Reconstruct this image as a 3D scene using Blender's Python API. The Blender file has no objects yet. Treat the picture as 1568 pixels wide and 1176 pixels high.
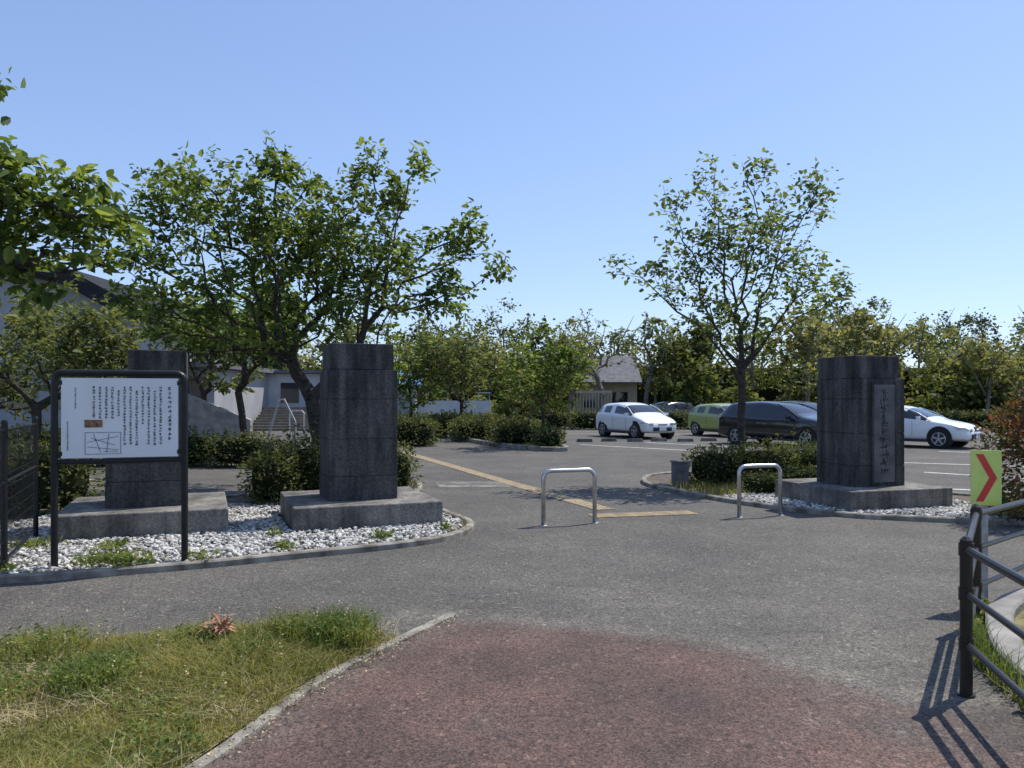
import bpy, math, random
import numpy as np
from mathutils import Vector, Matrix
R = np.random.default_rng(7)
random.seed(7)
scn = bpy.context.scene
rad = math.radians

# ---------------------------------------------------------------- materials
def new_mat(name):
    m = bpy.data.materials.new(name); m.use_nodes = True
    nt = m.node_tree
    return m, nt, nt.nodes, nt.links, nt.nodes['Principled BSDF']

def surf(name, c1, c2=None, rough=0.8, scale=5.0, bump=0.0, bscale=None, metal=0.0, detail=6, stretch=None, spec=0.5, contrast=(0.35,0.65), coat=0.0, streak=None):
    m, nt, N, L, p = new_mat(name)
    p.inputs['Roughness'].default_value = rough
    p.inputs['Metallic'].default_value = metal
    p.inputs['Specular IOR Level'].default_value = spec
    p.inputs['Coat Weight'].default_value = coat
    if c2 is None: c2 = tuple(x*0.8 for x in c1)
    tc = N.new('ShaderNodeTexCoord'); mp = N.new('ShaderNodeMapping')
    L.new(tc.outputs['Object'], mp.inputs['Vector'])
    if stretch: mp.inputs['Scale'].default_value = stretch
    n = N.new('ShaderNodeTexNoise'); n.inputs['Scale'].default_value = scale; n.inputs['Detail'].default_value = detail
    L.new(mp.outputs['Vector'], n.inputs['Vector'])
    r = N.new('ShaderNodeValToRGB')
    r.color_ramp.elements[0].position = contrast[0]; r.color_ramp.elements[1].position = contrast[1]
    r.color_ramp.elements[0].color = (*c2, 1); r.color_ramp.elements[1].color = (*c1, 1)
    L.new(n.outputs['Fac'], r.inputs['Fac']); col = r.outputs['Color']
    if streak:
        mp2 = N.new('ShaderNodeMapping'); mp2.inputs['Scale'].default_value = (7,7,0.5); L.new(tc.outputs['Object'], mp2.inputs['Vector'])
        n3 = N.new('ShaderNodeTexNoise'); n3.inputs['Scale'].default_value = 1.6; n3.inputs['Detail'].default_value = 7; L.new(mp2.outputs['Vector'], n3.inputs['Vector'])
        r3 = N.new('ShaderNodeValToRGB'); r3.color_ramp.elements[0].position = .42; r3.color_ramp.elements[1].position = .68
        r3.color_ramp.elements[0].color = (1,1,1,1); r3.color_ramp.elements[1].color = (*streak,1)
        L.new(n3.outputs['Fac'], r3.inputs['Fac'])
        x = N.new('ShaderNodeMix'); x.data_type='RGBA'; x.blend_type='MULTIPLY'; x.inputs[0].default_value=1
        L.new(col, x.inputs[6]); L.new(r3.outputs['Color'], x.inputs[7]); col = x.outputs[2]
        n4 = N.new('ShaderNodeTexNoise'); n4.inputs['Scale'].default_value = 38; n4.inputs['Detail'].default_value = 5; L.new(tc.outputs['Object'], n4.inputs['Vector'])
        r4 = N.new('ShaderNodeValToRGB'); r4.color_ramp.elements[0].position = .35; r4.color_ramp.elements[1].position = .68
        r4.color_ramp.elements[0].color = (.72,.72,.72,1); r4.color_ramp.elements[1].color = (1.35,1.34,1.3,1)
        L.new(n4.outputs['Fac'], r4.inputs['Fac'])
        x = N.new('ShaderNodeMix'); x.data_type='RGBA'; x.blend_type='MULTIPLY'; x.inputs[0].default_value=1
        L.new(col, x.inputs[6]); L.new(r4.outputs['Color'], x.inputs[7]); col = x.outputs[2]
    L.new(col, p.inputs['Base Color'])
    if bump:
        n2 = N.new('ShaderNodeTexNoise'); n2.inputs['Scale'].default_value = bscale or scale*8; n2.inputs['Detail'].default_value = 4
        L.new(tc.outputs['Object'], n2.inputs['Vector'])
        b = N.new('ShaderNodeBump'); b.inputs['Strength'].default_value = bump; b.inputs['Distance'].default_value = 0.01
        L.new(n2.outputs['Fac'], b.inputs['Height']); L.new(b.outputs['Normal'], p.inputs['Normal'])
    return m

def leaf_mat(name, dark, mid, light, trans=0.35, nscale=0.9, spec=0.2, tboost=1.0):
    m, nt, N, L, p = new_mat(name)
    p.inputs['Roughness'].default_value = 0.5
    p.inputs['Specular IOR Level'].default_value = spec
    g = N.new('ShaderNodeNewGeometry')
    n = N.new('ShaderNodeTexNoise'); n.inputs['Scale'].default_value = nscale; n.inputs['Detail'].default_value = 3
    L.new(g.outputs['Position'], n.inputs['Vector'])
    mx = N.new('ShaderNodeMath'); mx.operation = 'MULTIPLY_ADD'; mx.inputs[1].default_value = 0.5; mx.inputs[2].default_value = -0.25
    L.new(g.outputs['Random Per Island'], mx.inputs[0])
    ad = N.new('ShaderNodeMath'); ad.operation = 'ADD'
    L.new(n.outputs['Fac'], ad.inputs[0]); L.new(mx.outputs[0], ad.inputs[1])
    r = N.new('ShaderNodeValToRGB'); e = r.color_ramp.elements
    e[0].position = 0.25; e[0].color = (*dark, 1); e[1].position = 0.8; e[1].color = (*light, 1)
    k = e.new(0.5); k.color = (*mid, 1)
    L.new(ad.outputs[0], r.inputs['Fac']); L.new(r.outputs['Color'], p.inputs['Base Color'])
    t = N.new('ShaderNodeBsdfTranslucent')
    # transmitted light through a leaf is yellower than the reflected light
    x = N.new('ShaderNodeMix'); x.data_type='RGBA'; x.blend_type='MULTIPLY'; x.inputs[0].default_value=1
    x.inputs[7].default_value=(1.55*tboost,1.4*tboost,0.75*tboost,1)
    L.new(r.outputs['Color'], x.inputs[6]); L.new(x.outputs[2], t.inputs['Color'])
    ms = N.new('ShaderNodeMixShader'); ms.inputs['Fac'].default_value = trans
    out = N['Material Output']
    L.new(p.outputs['BSDF'], ms.inputs[1]); L.new(t.outputs['BSDF'], ms.inputs[2]); L.new(ms.outputs['Shader'], out.inputs['Surface'])
    return m

def asphalt_mat():
    m, nt, N, L, p = new_mat('asphalt')
    p.inputs['Roughness'].default_value = 0.85
    p.inputs['Specular IOR Level'].default_value = 0.35
    g = N.new('ShaderNodeNewGeometry')
    def noise(s, d=4, rough=0.6):
        n = N.new('ShaderNodeTexNoise'); n.inputs['Scale'].default_value = s; n.inputs['Detail'].default_value = d
        n.inputs['Roughness'].default_value = rough
        L.new(g.outputs['Position'], n.inputs['Vector']); return n
    def ramp(src, a, b, ca, cb):
        r = N.new('ShaderNodeValToRGB'); e = r.color_ramp.elements
        e[0].position = a; e[1].position = b; e[0].color = (*ca, 1); e[1].color = (*cb, 1)
        L.new(src, r.inputs['Fac']); return r
    def mix(fac, a, b, mode='MIX', f=1.0):
        x = N.new('ShaderNodeMix'); x.data_type = 'RGBA'; x.blend_type = mode
        x.inputs[0].default_value = f
        if fac is not None: L.new(fac, x.inputs[0])
        L.new(a, x.inputs[6]); L.new(b, x.inputs[7]); return x.outputs[2]
    base = ramp(noise(0.35, 6).outputs['Fac'], 0.3, 0.7, (0.080,0.074,0.066), (0.122,0.113,0.100))
    red = ramp(noise(0.9, 6).outputs['Fac'], 0.35, 0.7, (0.082,0.052,0.043), (0.125,0.072,0.058))
    a = N.new('ShaderNodeAttribute'); a.attribute_name = 'red'
    nr = noise(2.2, 6, 0.7)
    ma = N.new('ShaderNodeMath'); ma.operation = 'MULTIPLY_ADD'; ma.inputs[1].default_value = 1.6; ma.inputs[2].default_value = -0.75
    L.new(nr.outputs['Fac'], ma.inputs[0])
    sm = N.new('ShaderNodeMath'); sm.operation = 'ADD'; L.new(a.outputs['Fac'], sm.inputs[0]); L.new(ma.outputs[0], sm.inputs[1])
    rf = ramp(sm.outputs[0], 0.2, 0.95, (0,0,0), (1,1,1))
    c = mix(rf.outputs['Color'], base.outputs['Color'], red.outputs['Color'])
    d = N.new('ShaderNodeAttribute'); d.attribute_name = 'dust'
    sand = ramp(noise(3, 5).outputs['Fac'], 0.35, 0.7, (0.13,0.117,0.097), (0.21,0.187,0.155))
    nd = noise(4.0, 7, 0.75)
    md = N.new('ShaderNodeMath'); md.operation = 'MULTIPLY'; L.new(d.outputs['Fac'], md.inputs[0]); L.new(nd.outputs['Fac'], md.inputs[1])
    c = mix(md.outputs[0], c, sand.outputs['Color'])
    v = N.new('ShaderNodeTexVoronoi'); v.inputs['Scale'].default_value = 100
    L.new(g.outputs['Position'], v.inputs['Vector'])
    sx = N.new('ShaderNodeSeparateColor'); L.new(v.outputs['Color'], sx.inputs[0])
    gr = ramp(sx.outputs[0], 0.1, 1.0, (0.52,0.52,0.52), (1.5,1.5,1.47))
    c = mix(None, c, gr.outputs['Color'], 'MULTIPLY')
    v3 = N.new('ShaderNodeTexVoronoi'); v3.inputs['Scale'].default_value = 42
    L.new(g.outputs['Position'], v3.inputs['Vector'])
    s3 = N.new('ShaderNodeSeparateColor'); L.new(v3.outputs['Color'], s3.inputs[0])
    g3 = ramp(s3.outputs[1], 0.92, 0.99, (1,1,1), (1.7,1.7,1.65))
    c = mix(None, c, g3.outputs['Color'], 'MULTIPLY')
    g6 = ramp(s3.outputs[0], 0.02, 0.10, (0.6,0.6,0.6), (1,1,1))
    c = mix(None, c, g6.outputs['Color'], 'MULTIPLY')
    n5 = noise(0.9, 8, 0.7); g5 = ramp(n5.outputs['Fac'], 0.35, 0.65, (0.80,0.80,0.81), (1.14,1.14,1.12))
    c = mix(None, c, g5.outputs['Color'], 'MULTIPLY')
    L.new(c, p.inputs['Base Color'])
    b = N.new('ShaderNodeBump'); b.inputs['Strength'].default_value = 0.6; b.inputs['Distance'].default_value = 0.006
    L.new(v.outputs['Distance'], b.inputs['Height']); L.new(b.outputs['Normal'], p.inputs['Normal'])
    return m

M = {}
M['asphalt'] = asphalt_mat()
M['stone'] = surf('weathered_dark_granite', (0.118,0.114,0.108), (0.048,0.047,0.047), 0.85, 2.2, 0.5, 60, stretch=(2.2,2.2,0.6), detail=9, spec=.2, streak=(.5,.5,.51))
M['plate'] = surf('inscription_stone', (0.17,0.165,0.16), (0.10,0.098,0.096), 0.8, 5, 0.4, 60, detail=8)
M['concrete'] = surf('old_concrete', (0.34,0.32,0.29), (0.19,0.18,0.165), 0.9, 3.5, 0.4, 80, detail=9)
M['slab'] = surf('stained_concrete_slab', (0.26,0.245,0.22), (0.085,0.080,0.074), 0.9, 2.6, 0.5, 70, detail=10, streak=(.6,.6,.6))
M['kerb'] = surf('kerb_concrete', (0.34,0.31,0.26), (0.12,0.105,0.08), 0.9, 6, 0.6, 60, detail=9)
M['black'] = surf('black_paint', (0.010,0.010,0.011), (0.016,0.016,0.016), 0.4, 8, 0.05, spec=.35)
M['brownmetal'] = surf('dark_brown_painted_steel', (0.018,0.015,0.014), (0.010,0.009,0.009), 0.35, 8, 0.05)
M['steel'] = surf('stainless_steel', (0.62,0.62,0.63), (0.45,0.45,0.46), 0.3, 12, 0.03, metal=0.9)
M['galv'] = surf('galvanised_steel', (0.45,0.46,0.47), (0.33,0.34,0.35), 0.5, 15, 0.03, metal=0.4)
M['panel'] = surf('white_sign_panel', (0.80,0.80,0.80), (0.72,0.72,0.73), 0.4, 2)
M['ink'] = surf('sign_ink', (0.03,0.03,0.04), None, 0.6)
M['photo'] = surf('printed_picture', (0.35,0.16,0.07), (0.05,0.04,0.03), 0.5, 25)
M['yellow'] = surf('fluorescent_yellow_green', (0.68,0.78,0.20), (0.58,0.68,0.17), 0.4, 5)
M['red'] = surf('sign_red', (0.70,0.05,0.04), None, 0.4)
M['tactile'] = surf('tactile_yellow', (0.48,0.37,0.21), (0.31,0.25,0.17), 0.85, 5, 0.4, 60, detail=9)
M['white'] = surf('road_paint', (0.66,0.65,0.62), (0.34,0.33,0.32), 0.8, 7, detail=9, contrast=(0.3,0.5))
M['soil'] = surf('soil', (0.14,0.115,0.085), (0.07,0.056,0.042), 0.95, 6, 0.6, 50)
M['bark'] = surf('bark', (0.080,0.067,0.057), (0.034,0.029,0.026), 0.9, 10, 0.6, 40, stretch=(1,1,2.5), spec=.2)
M['barkgrey'] = surf('bark_grey', (0.24,0.215,0.19), (0.13,0.11,0.10), 0.9, 10, 0.4, 30, spec=.2)
M['leafA'] = leaf_mat('cherry_leaf', (0.050,0.085,0.024), (0.118,0.172,0.044), (0.235,0.305,0.090), 0.52, 1.2)
M['leafB'] = leaf_mat('cherry_leaf_pale', (0.062,0.095,0.034), (0.130,0.178,0.060), (0.235,0.290,0.105), 0.50, 1.2)
M['leafO'] = leaf_mat('olive_leaf', (0.062,0.085,0.028), (0.130,0.158,0.056), (0.225,0.255,0.100), 0.45, 0.8)
M['leafD'] = leaf_mat('woodland_leaf', (0.050,0.068,0.024), (0.120,0.150,0.048), (0.235,0.255,0.090), 0.42, 0.2, spec=.05)
M['leafY'] = leaf_mat('pale_woodland_leaf', (0.105,0.115,0.045), (0.20,0.215,0.090), (0.33,0.33,0.150), 0.42, 0.25, spec=.05)
M['leafE'] = leaf_mat('evergreen_leaf', (0.026,0.042,0.018), (0.060,0.086,0.032), (0.105,0.135,0.050), 0.3, 0.25, spec=.05)
M['leafH'] = leaf_mat('hedge_leaf', (0.042,0.058,0.022), (0.092,0.115,0.042), (0.18,0.20,0.072), 0.34, 1.8)
M['leafR'] = leaf_mat('red_shrub_leaf', (0.050,0.062,0.026), (0.10,0.110,0.042), (0.28,0.085,0.05), 0.34, 2.0)
M['flower'] = surf('azalea_flower', (0.55,0.05,0.10), None, 0.6)
M['grassG'] = leaf_mat('grass_blade', (0.125,0.145,0.036), (0.255,0.260,0.075), (0.48,0.43,0.18), 0.45, 1.6, tboost=.8)
M['weed'] = leaf_mat('weed_leaf', (0.080,0.130,0.032), (0.150,0.210,0.056), (0.28,0.32,0.10), 0.42, 3, tboost=.85)
M['straw'] = surf('dry_straw', (0.50,0.42,0.24), (0.34,0.27,0.15), 0.8, 5)
M['deadleaf'] = surf('dried_plant', (0.48,0.22,0.13), (0.28,0.13,0.08), 0.8, 30)
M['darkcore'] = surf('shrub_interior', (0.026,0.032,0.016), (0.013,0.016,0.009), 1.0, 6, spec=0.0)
M['glass'] = surf('car_glass', (0.020,0.024,0.027), None, 0.05, 1, spec=0.9)
M['tyre'] = surf('tyre_rubber', (0.015,0.015,0.015), None, 0.8)
M['rim'] = surf('alloy_rim', (0.45,0.45,0.47), None, 0.3, metal=0.6)
M['lamp'] = surf('lamp_lens', (0.55,0.57,0.6), (0.3,0.3,0.32), 0.1, 20, spec=0.8)
M['tail'] = surf('tail_lamp', (0.35,0.01,0.01), None, 0.2)
M['carwhite'] = surf('car_paint_white', (0.80,0.81,0.82), (0.77,0.78,0.79), 0.3, 1, coat=0.6)
M['carblack'] = surf('car_paint_black', (0.009,0.011,0.017), None, 0.2, 1, coat=0.8)
M['cargreen'] = surf('car_paint_green', (0.27,0.33,0.09), (0.26,0.32,0.09), 0.3, 1, coat=0.6)
M['carnavy'] = surf('car_paint_navy', (0.03,0.04,0.07), None, 0.25, 1, coat=0.8)
M['wallwhite'] = surf('white_wall', (0.58,0.59,0.61), (0.48,0.49,0.51), 0.85, 1.2)
M['wallgrey'] = surf('grey_wall', (0.36,0.37,0.385), (0.29,0.30,0.315), 0.85, 1.2)
M['walltan'] = surf('tan_wall', (0.42,0.38,0.31), (0.34,0.30,0.25), 0.85, 2)
M['roof'] = surf('dark_roof', (0.030,0.032,0.036), (0.022,0.024,0.027), 0.8, 3, spec=.15)
M['rooflight'] = surf('roof_grey', (0.18,0.18,0.19), (0.12,0.12,0.13), 0.8, 3, spec=.2)
M['step'] = surf('step_stone', (0.20,0.18,0.15), (0.14,0.125,0.105), 0.9, 4)
M['blue'] = surf('blue_sheet', (0.10,0.28,0.50), (0.08,0.22,0.40), 0.5, 3)
M['ground'] = surf('grass_ground', (0.105,0.112,0.045), (0.06,0.07,0.03), 0.95, 0.7, 0.5, 10, detail=9)
M['turf'] = surf('turf_soil', (0.24,0.21,0.095), (0.13,0.115,0.05), 0.95, 5, 0.6, 40, detail=9)

def pebble_mat():
    m, nt, N, L, p = new_mat('white_pebble')
    g = N.new('ShaderNodeNewGeometry'); r = N.new('ShaderNodeValToRGB'); e = r.color_ramp.elements
    e[0].position = 0; e[0].color = (0.12,0.115,0.10,1); e[1].position = 1; e[1].color = (0.68,0.66,0.62,1)
    k = e.new(0.4); k.color = (0.36,0.345,0.32,1)
    L.new(g.outputs['Random Per Island'], r.inputs['Fac']); L.new(r.outputs['Color'], p.inputs['Base Color'])
    p.inputs['Roughness'].default_value = 0.8
    return m
M['pebble'] = pebble_mat()

# ---------------------------------------------------------------- mesh builder
class MB:
    def __init__(s): s.V=[]; s.F=[]; s.I=[]; s.n=0; s.mats=[]
    def mi(s, m):
        if m not in s.mats: s.mats.append(m)
        return s.mats.index(m)
    def add(s, v, f, m):
        v = np.asarray(v, float).reshape(-1,3)
        s.V.append(v)
        k = s.mi(m)
        if isinstance(f, np.ndarray):
            s.F.extend((f+s.n).tolist()); s.I.extend([k]*len(f))
        else:
            n = s.n
            for q in f: s.F.append([i+n for i in q]); s.I.append(k)
        s.n += len(v)
    def box(s, c, sz, m, rz=0.0, rx=0.0, ry=0.0):
        x,y,z = [a/2 for a in sz]
        v = np.array([[-x,-y,-z],[x,-y,-z],[x,y,-z],[-x,y,-z],[-x,-y,z],[x,-y,z],[x,y,z],[-x,y,z]])
        if rz or rx or ry:
            Rm = np.array((Matrix.Rotation(rz,3,'Z') @ Matrix.Rotation(ry,3,'Y') @ Matrix.Rotation(rx,3,'X')))
            v = v @ Rm.T
        s.add(v+np.array(c), [[0,3,2,1],[4,5,6,7],[0,1,5,4],[1,2,6,5],[2,3,7,6],[3,0,4,7]], m)
    def bx(s, x0,x1,y0,y1,z0,z1,m): s.box(((x0+x1)/2,(y0+y1)/2,(z0+z1)/2),(x1-x0,y1-y0,z1-z0),m)
    def cyl(s, p0, p1, r0, r1, m, n=8, caps=True):
        p0=np.array(p0,float); p1=np.array(p1,float); d=p1-p0; l=np.linalg.norm(d)
        if l<1e-6: return
        d/=l; a=np.array([0,0,1.]) if abs(d[2])<0.9 else np.array([1.,0,0])
        u=np.cross(d,a); u/=np.linalg.norm(u); w=np.cross(d,u)
        t=np.arange(n)*2*math.pi/n
        ring=np.outer(np.cos(t),u)+np.outer(np.sin(t),w)
        v=np.vstack([p0+ring*r0,p1+ring*r1])
        f=[[i,n+i,n+(i+1)%n,(i+1)%n] for i in range(n)]
        if caps: f+= [list(range(n)), list(range(2*n-1,n-1,-1))]
        s.add(v,f,m)
    def tube(s, pts, r, m, n=10):
        pts=[np.array(p,float) for p in pts]; K=len(pts); prev=None; vs=[]
        for i in range(K):
            d = pts[min(i+1,K-1)]-pts[max(i-1,0)]; d/=np.linalg.norm(d)
            if prev is None:
                a=np.array([0,0,1.]) if abs(d[2])<0.9 else np.array([1.,0,0]); u=np.cross(d,a)
            else: u = prev-d*np.dot(prev,d)
            u/=np.linalg.norm(u); prev=u; w=np.cross(d,u)
            t=np.arange(n)*2*math.pi/n
            vs.append(pts[i]+(np.outer(np.cos(t),u)+np.outer(np.sin(t),w))*r)
        f=[[k*n+i,k*n+(i+1)%n,(k+1)*n+(i+1)%n,(k+1)*n+i] for k in range(K-1) for i in range(n)]
        f+=[list(range(n-1,-1,-1)), list(range((K-1)*n,K*n))]
        s.add(np.vstack(vs),f,m)
    def poly(s, pts, z, m, down=False):
        v=[(p[0],p[1],z) for p in pts]; s.add(v,[list(range(len(v)))],m)
    def build(s, name, loc=(0,0,0), rz=0.0, smooth=False, bevel=0, parent=None):
        me=bpy.data.meshes.new(name)
        me.from_pydata(np.vstack(s.V).tolist(),[],s.F)
        for m in s.mats: me.materials.append(m)
        me.polygons.foreach_set('material_index', s.I)
        if smooth: me.polygons.foreach_set('use_smooth',[True]*len(s.F))
        me.update()
        o=bpy.data.objects.new(name,me); scn.collection.objects.link(o)
        o.location=loc; o.rotation_euler=(0,0,rz)
        if bevel:
            b=o.modifiers.new('b','BEVEL'); b.width=bevel; b.segments=2; b.limit_method='ANGLE'
        if parent: o.parent=parent
        return o

def inpoly(P, poly):
    x,y=P[:,0],P[:,1]; ins=np.zeros(len(P),bool); n=len(poly); j=n-1
    for i in range(n):
        xi,yi=poly[i]; xj,yj=poly[j]
        c=((yi>y)!=(yj>y)) & (x < (xj-xi)*(y-yi)/((yj-yi) if yj!=yi else 1e-9)+xi)
        ins^=c; j=i
    return ins
def sample_poly(poly, n):
    a=np.array(poly); lo,hi=a.min(0),a.max(0); out=[]
    tot=0
    while tot<n:
        P=lo+(hi-lo)*R.random((n*2,2)); P=P[inpoly(P,poly)]; out.append(P); tot+=len(P)
    return np.vstack(out)[:n]
def smoothline(pts, k=6, closed=False):
    P=[np.array(p,float) for p in pts]; n=len(P); out=[]
    rng = range(n) if closed else range(n-1)
    for i in rng:
        p0=P[(i-1)%n] if closed or i>0 else P[0]; p1=P[i%n]; p2=P[(i+1)%n]
        p3=P[(i+2)%n] if closed or i+2<n else P[-1]
        for t in np.arange(k)/k:
            out.append(0.5*((2*p1)+(-p0+p2)*t+(2*p0-5*p1+4*p2-p3)*t*t+(-p0+3*p1-3*p2+p3)*t**3))
    if not closed: out.append(P[-1])
    return [tuple(p) for p in out]
def kerb(b, pts, w, z0, z1, m, closed=False):
    P=np.array(pts); n=len(P)
    if closed: T=np.roll(P,-1,0)-np.roll(P,1,0)
    else: T=np.gradient(P,axis=0)
    T/=np.linalg.norm(T,axis=1)[:,None]; Nn=np.stack([-T[:,1],T[:,0]],1)
    jt=1+0.06*R.normal(size=(n,1))
    A=P+Nn*w/2*jt; B=P-Nn*w/2; ch=min(0.015,(z1-z0)*0.3); A2=P+Nn*(w/2-ch)*jt; B2=P-Nn*(w/2-ch)
    z=lambda Q,h: np.column_stack([Q,np.full(n,h)])
    v=np.vstack([z(A,z0),z(A,z1-ch),z(A2,z1),z(B2,z1),z(B,z1-ch),z(B,z0)])
    f=[]; rg=n if closed else n-1
    for k in range(5):
        for i in range(rg):
            j=(i+1)%n; f.append([k*n+i,k*n+j,(k+1)*n+j,(k+1)*n+i])
    if not closed: f+=[[k*n for k in range(6)],[k*n+n-1 for k in range(5,-1,-1)]]
    b.add(v,f,m)

def leaves(b, P, size, m, out=None, droop=0.35, tilt=0.6, wid=0.28, simple=False, jit=0.3):
    N=len(P)
    if N==0: return
    d=R.normal(size=(N,3)); d[:,2]*=0.5
    if out is not None: d=d*0.8+out
    d[:,2]-=droop
    d/=np.linalg.norm(d,axis=1)[:,None]+1e-9
    up=np.tile([0,0,1.],(N,1))+R.normal(size=(N,3))*tilt
    s=np.cross(d,up); s/=np.linalg.norm(s,axis=1)[:,None]+1e-9
    nn=np.cross(s,d)
    L=(size*(1+jit*R.normal(size=N))).clip(size*0.4,size*1.8)[:,None]
    if simple:
        v=np.stack([P,P+d*L*0.5+s*L*wid*1.2,P+d*L,P+d*L*0.5-s*L*wid*1.2],1)
        b.add(v.reshape(-1,3),np.arange(N*4).reshape(N,4),m); return
    W=L*wid
    v=np.stack([P, P+d*L*0.28+s*W+nn*W*0.35, P+d*L*0.68+s*W*0.75+nn*W*0.2-nn*L*0.03, P+d*L-nn*L*0.12,
                P+d*L*0.68-s*W*0.75+nn*W*0.2-nn*L*0.03, P+d*L*0.28-s*W+nn*W*0.35],1)
    i=np.arange(N)[:,None]*6
    f=np.vstack([i+np.array([[0,1,2,3]]), i+np.array([[0,3,4,5]])])
    b.add(v.reshape(-1,3),f,m)

def blades(b, P, h, w, m, lean=0.5, z=0.0):
    N=len(P); a=R.random(N)*2*math.pi
    H=(h*(0.5+R.random(N)))[:,None] if np.isscalar(h) else h[:,None]
    base=np.column_stack([P,np.full(N,z)]); s=np.column_stack([np.cos(a),np.sin(a),np.zeros(N)])*w/2
    a2=R.random(N)*2*math.pi; k=lean*np.abs(R.normal(size=N))
    dr=np.column_stack([np.cos(a2)*k,np.sin(a2)*k,np.ones(N)])
    mid=base+dr*H*0.55; tip=base+np.column_stack([dr[:,:2]*1.7,0.92*np.ones(N)])*H
    v=np.stack([base-s,base+s,mid+s*0.8,mid-s*0.8,tip],1).reshape(-1,3)
    i=np.arange(N)[:,None]*5
    b.add(v,i+np.array([[0,1,2,3]]),m)
    k=b.mi(m); f=(i+np.array([[3,2,4]])+(b.n-N*5)).tolist(); b.F.extend(f); b.I.extend([k]*len(f))

# ---------------------------------------------------------------- trees
def tree(name, base, fork, blobs, npts, trunk_r, leafm, barkm, lsize=0.1, lper=12, bf=0.35, step=0.28, flat=1.0, ydepth=1.0, thin=0.016, droop=0.35, spread=0.09, tiprad=0.003, rexp=0.52, shell=0.42):
    base=np.array(base,float); fork=np.array(fork,float)
    nodes=[base]; par=[-1]; path=[0.0]
    K=max(3,int((fork[2]-base[2])/0.3)); wob=R.normal(size=(K+1,3))*0.015*[1,1,0]
    for k in range(1,K+1):
        t=k/K; p=base+(fork-base)*t+wob[k]; 
        nodes.append(p); par.append(len(nodes)-2); path.append(path[-1]+np.linalg.norm(p-nodes[-2]))
    w=np.array([q[3]**1.9 for q in blobs]); w/=w.sum(); A=[]
    for q,ww in zip(blobs,w):
        n=max(3,int(npts*ww)); d=R.normal(size=(n,3)); d/=np.linalg.norm(d,axis=1)[:,None]
        r=R.random(n)**shell*q[3]; A.append(np.array(q[:3])+d*r[:,None]*np.array([1,ydepth,1*flat]))
    A=np.vstack(A); n=len(A); left=np.ones(n,bool)
    best=np.full(n,1e9); bi=np.zeros(n,int)
    start=int(K*0.75)
    def upd(i):
        d=np.linalg.norm(A-nodes[i],axis=1)+bf*path[i]
        d+= 0.7*np.clip(nodes[i][2]-A[:,2],0,None)
        m=d<best; best[m]=d[m]; bi[m]=i
    for i in range(start,K+1): upd(i)
    term=[]
    while left.any():
        c=np.where(left,best,1e9); j=int(np.argmin(c)); left[j]=False
        i=bi[j]; p0=nodes[i]; p1=A[j]; L=np.linalg.norm(p1-p0)
        ks=max(1,int(L/step)); pd=p0-nodes[par[i]] if par[i]>=0 else np.array([0,0,1.])
        pd=pd/(np.linalg.norm(pd)+1e-9); cur=i
        for k in range(1,ks+1):
            t=k/ks; q=p0+(p1-p0)*t + pd*L*0.16*t*(1-t) + np.array([0,0,1])*L*0.06*t*(1-t)
            if k<ks: q=q+R.normal(size=3)*L*0.012
            nodes.append(q); par.append(cur); path.append(path[cur]+np.linalg.norm(q-nodes[cur])); cur=len(nodes)-1
            upd(cur)
        term.append(cur)
    nn=len(nodes); wt=np.zeros(nn); P=np.array(nodes)
    for t in term: wt[t]+=1
    for i in range(nn-1,0,-1): wt[par[i]]+=wt[i]
    rr=np.maximum(trunk_r*(wt/wt[0])**rexp, tiprad)
    b=MB()
    for i in range(1,nn):
        p=par[i]; r0=min(rr[p],rr[i]*1.3) if p>K else rr[p]
        if p==0: r0=rr[0]*1.35
        ns=9 if rr[i]>0.04 else (6 if rr[i]>0.012 else 4)
        b.cyl(P[p],P[i],r0,rr[i],barkm,ns,caps=False)
    idx=np.array([i for i in range(K+2,nn) if rr[i]<thin])
    rep=np.repeat(idx,lper); pr=np.array(par)[rep]
    t=R.random(len(rep))[:,None]
    dirv=(P[rep]-P[pr]); dirv/=np.linalg.norm(dirv,axis=1)[:,None]+1e-9
    isT=np.isin(rep,np.array(term))[:,None]
    Q=P[pr]*(1-t)+P[rep]*t+R.normal(size=(len(rep),3))*spread*[1,1,0.7]+dirv*isT*0.12*R.random((len(rep),1))
    leaves(b,Q,lsize,leafm,out=dirv*0.6,droop=droop)
    return b.build(name)

blobs=[(-4.11,14,5.8,.5),(-2.66,14.2,5.85,.42),(-1.75,13.8,5.6,.3),(-1.65,13.8,5.95,.18),(-5.96,14,5.3,.7),(-6.5,14,4.3,.6),(-.6,13.8,4.7,.33),(-.25,13.9,4.05,.28),
 (-1.1,14,4.3,.5),(-1.1,13.5,3.35,.5),(-2.7,14.3,4.6,1.1),(-5.15,13.7,4.7,1.25),(-3.9,14.4,4.6,1.25),(-5.75,14,3.2,.9),(-4.3,14,3.3,1.2),(-2.85,14,3.2,.9),(-1.9,13.7,3.8,.8),(-6.4,13.6,3.4,.45),(-3.9,15.0,4.2,1.2),(-2.2,14.2,5.2,.4)]
tree('cherry_tree',(-3.35,14.3,0.08),(-3.6,14.2,1.6),blobs,1050,0.14,M['leafA'],M['bark'],lsize=0.115,lper=16,ydepth=1.2,bf=0.45,thin=0.011)
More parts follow.
